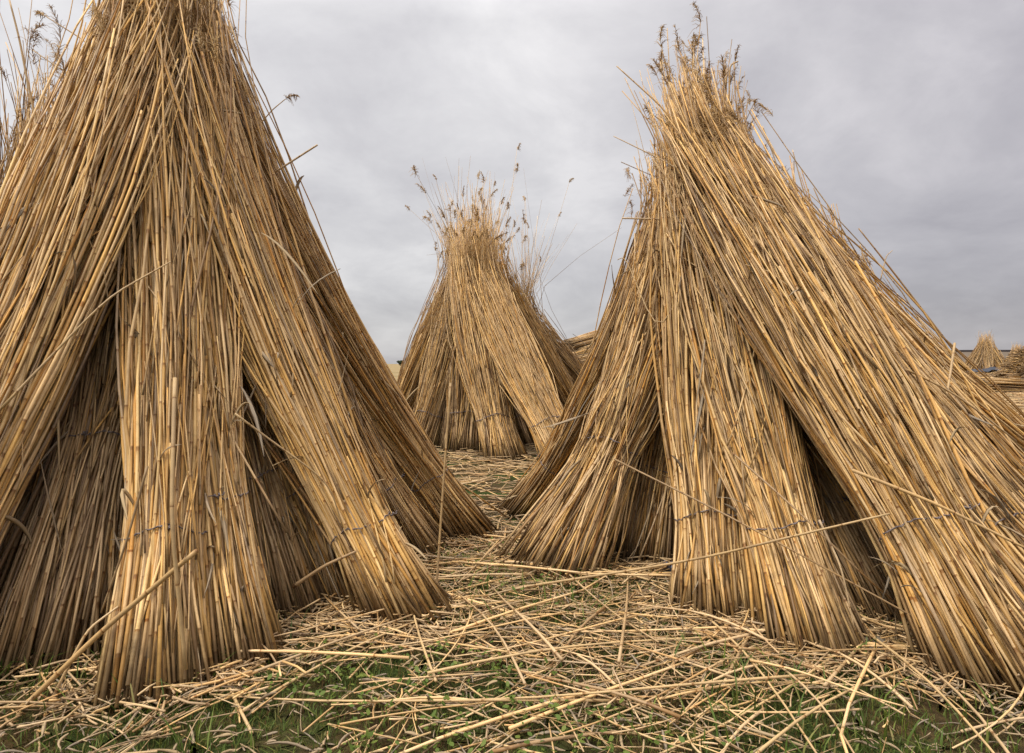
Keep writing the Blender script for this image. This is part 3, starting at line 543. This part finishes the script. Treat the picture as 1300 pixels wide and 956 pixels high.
stray([P(320, 170, 2.7), P(345, 140, 2.7), P(362, 126, 2.7)], 'plumed stalk leaning right off the left stook apex', .0026, plume=True)
stray([P(60, 210, 2.3), P(38, 120, 2.3), P(25, 50, 2.3), P(12, 0, 2.3)], 'very long curved stalk rising at the upper left edge', .0045, rnd=.6)
stray([P(150, 90, 2.5), P(105, 50, 2.5), P(60, 22, 2.5)], 'plumed stalk bending left near the top of the left stook', .003, plume=True)
stray([P(130, 110, 2.5), P(80, 90, 2.5), P(42, 34+30, 2.5)], 'bare twig-like stalk left of the left stook apex', .003, rnd=.8)
stray([P(508, 473, 6.9), P(520, 425, 6.9), P(534, 400, 6.9)], 'slender seeded stalk left of the middle stook', .004, plume=True, rnd=.7)
stray([P(512, 470, 7.0), P(530, 430, 7.0), P(545, 395, 7.0)], 'second slender seeded stalk nearer the middle stook outline', .004, plume=True, rnd=.7)
for i, (a, b_, c_) in enumerate([((588, 330), (582, 270), (563, 265)), ]):
    stray([P(*a, 6.6), P(*b_, 6.6), P(*c_, 6.6)], 'bent thin stalk at the top left of the middle stook', .004, rnd=.7)

# stone and plastic scrap on the grass
g = np.random.default_rng(7)
import bmesh
bm = bmesh.new(); bmesh.ops.create_icosphere(bm, subdivisions=3, radius=1)
for v in bm.verts:
    d = 1+.12*math.sin(v.co.x*3+1)+.08*math.sin(v.co.y*5)+.05*math.sin(v.co.z*7+v.co.x*6); v.co = (v.co.x*.052*d, v.co.y*.035*d, v.co.z*.022*d)
me = bpy.data.meshes.new('stone'); bm.to_mesh(me); bm.free(); me.polygons.foreach_set('use_smooth', [True]*len(me.polygons))
me.materials.append(simple_mat('stone_surface', [(.3, (.10, .075, .05)), (.55, (.20, .16, .11)), (.75, (.28, .23, .17))], .85, 40, bump=.4))
o = bpy.data.objects.new('stone', me); COL.objects.link(o); p = G(1092, 815); o.location = (p[0], p[1]-.07, .016); tag(o, 'flat tan stone half buried at the foot of the right stook', 'stone')
X, Y = np.meshgrid(np.linspace(-1, 1, 9), np.linspace(-1, 1, 9)); Z = .012*np.sin(X*4+Y*3)+.010*np.cos(Y*6)+.02
V = np.stack([X*.022, Y*.03, Z], -1).reshape(-1, 3); idx = np.arange(81).reshape(9, 9)
F = np.stack([idx[:-1, :-1], idx[:-1, 1:], idx[1:, 1:], idx[1:, :-1]], -1).reshape(-1, 4).tolist()
o = mesh_obj('plastic_scrap', V, F, simple_mat('scrap_plastic', [(.3, (.05, .055, .09)), (.6, (.22, .24, .32))], .4, 50)); p = G(848, 728); o.location = (p[0], p[1]-.02, .01); tag(o, 'small blue-grey plastic scrap beside the upright front bundle foot', 'plastic scrap')

# ------------------------------------------------------------------ sky, sun, camera
SUN_EL, SUN_AZ = math.radians(60), math.radians(236)      # behind the camera, a little to its left; azimuth clockwise from +Y
w = bpy.data.worlds.new('World'); scene.world = w; w.use_nodes = True; nt = w.node_tree; nt.nodes.clear()
out = nt.nodes.new('ShaderNodeOutputWorld'); bg = nt.nodes.new('ShaderNodeBackground'); nt.links.new(bg.outputs[0], out.inputs[0])
sky = node(nt, 'ShaderNodeTexSky', sky_type='NISHITA', sun_disc=False, sun_elevation=SUN_EL, sun_rotation=SUN_AZ)
tc = node(nt, 'ShaderNodeTexCoord'); sp = node(nt, 'ShaderNodeSeparateXYZ'); nt.links.new(tc.outputs['Generated'], sp.inputs[0])
zc = math_n(nt, 'MAXIMUM', sp.outputs[2], .0); zd = math_n(nt, 'ADD', zc, .38)
cv = node(nt, 'ShaderNodeCombineXYZ'); nt.links.new(math_n(nt, 'DIVIDE', sp.outputs[0], zd), cv.inputs[0]); nt.links.new(math_n(nt, 'DIVIDE', sp.outputs[1], zd), cv.inputs[1])
nA = node(nt, 'ShaderNodeTexNoise', inp={'Scale': 3.1, 'Detail': 8., 'Roughness': .58, 'Distortion': .25}); nB = node(nt, 'ShaderNodeTexNoise', inp={'Scale': .9, 'Detail': 3.})
mp = node(nt, 'ShaderNodeMapping', inp={'Location': (2.3, 4.1, 0), 'Scale': (1, 1, 1)})
nt.links.new(cv.outputs[0], mp.inputs[0]); nt.links.new(mp.outputs[0], nA.inputs['Vector']); nt.links.new(cv.outputs[0], nB.inputs['Vector'])
nz = math_n(nt, 'ADD', math_n(nt, 'MULTIPLY', nA.outputs[0], .6), math_n(nt, 'MULTIPLY', nB.outputs[0], .38))
cl = ramp(nt, [(.38, (3.25, 3.2, 3.36)), (.455, (3.65, 3.61, 3.75)), (.51, (3.95, 3.91, 4.03)), (.60, (4.6, 4.55, 4.64))]); nt.links.new(nz, cl.inputs[0])
# overcast luminance: brighter overhead than at the horizon
up = node(nt, 'ShaderNodeMapRange', inp={1: .45, 2: 1.0, 3: 1.0, 4: 3.3}); nt.links.new(zc, up.inputs[0])
vs = node(nt, 'ShaderNodeVectorMath', operation='SCALE'); nt.links.new(cl.outputs[0], vs.inputs[0]); nt.links.new(up.outputs[0], vs.inputs[3])
side = node(nt, 'ShaderNodeMapRange', inp={1: -.05, 2: .75}); nt.links.new(sp.outputs[0], side.inputs[0])
tint = mix(nt, side.outputs[0], (1.10, 1.09, 1.07), (.70, .67, .70))
low = node(nt, 'ShaderNodeMapRange', inp={1: .0, 2: .42, 3: .74, 4: 1.0}); nt.links.new(zc, low.inputs[0])
vl = node(nt, 'ShaderNodeVectorMath', operation='SCALE'); nt.links.new(mix(nt, 1., vs.outputs[0], tint, 'MULTIPLY'), vl.inputs[0]); nt.links.new(low.outputs[0], vl.inputs[3])
fin = mix(nt, .95, sky.outputs[0], vl.outputs[0])
nt.links.new(fin, bg.inputs[0]); bg.inputs[1].default_value = .10
sd = bpy.data.lights.new('Sun', 'SUN'); sd.energy = 1.5; sd.angle = math.radians(12); sd.color = (1, .95, .87)
so = bpy.data.objects.new('Sun', sd); COL.objects.link(so)
from mathutils import Vector
dv = Vector((math.sin(SUN_AZ)*math.cos(SUN_EL), math.cos(SUN_AZ)*math.cos(SUN_EL), math.sin(SUN_EL)))
so.rotation_euler = (-dv).to_track_quat('-Z', 'Y').to_euler()

cd = bpy.data.cameras.new('Camera'); cam = bpy.data.objects.new('Camera', cd); COL.objects.link(cam)
cam.location = (0, 0, CH); cam.rotation_euler = (math.radians(90), 0, 0); cd.sensor_width = 36; cd.lens = 36*FPX/1300; cd.shift_y = -(478-HZ)/1300; cd.clip_end = 12000; cd.clip_start = .05
scene.camera = cam
scene.view_settings.view_transform = 'Standard'; scene.view_settings.look = 'None'; scene.view_settings.exposure = 0.90; scene.view_settings.gamma = 1
scene.cycles.max_bounces = 4; scene.cycles.diffuse_bounces = 2; scene.cycles.glossy_bounces = 2; scene.cycles.transmission_bounces = 2
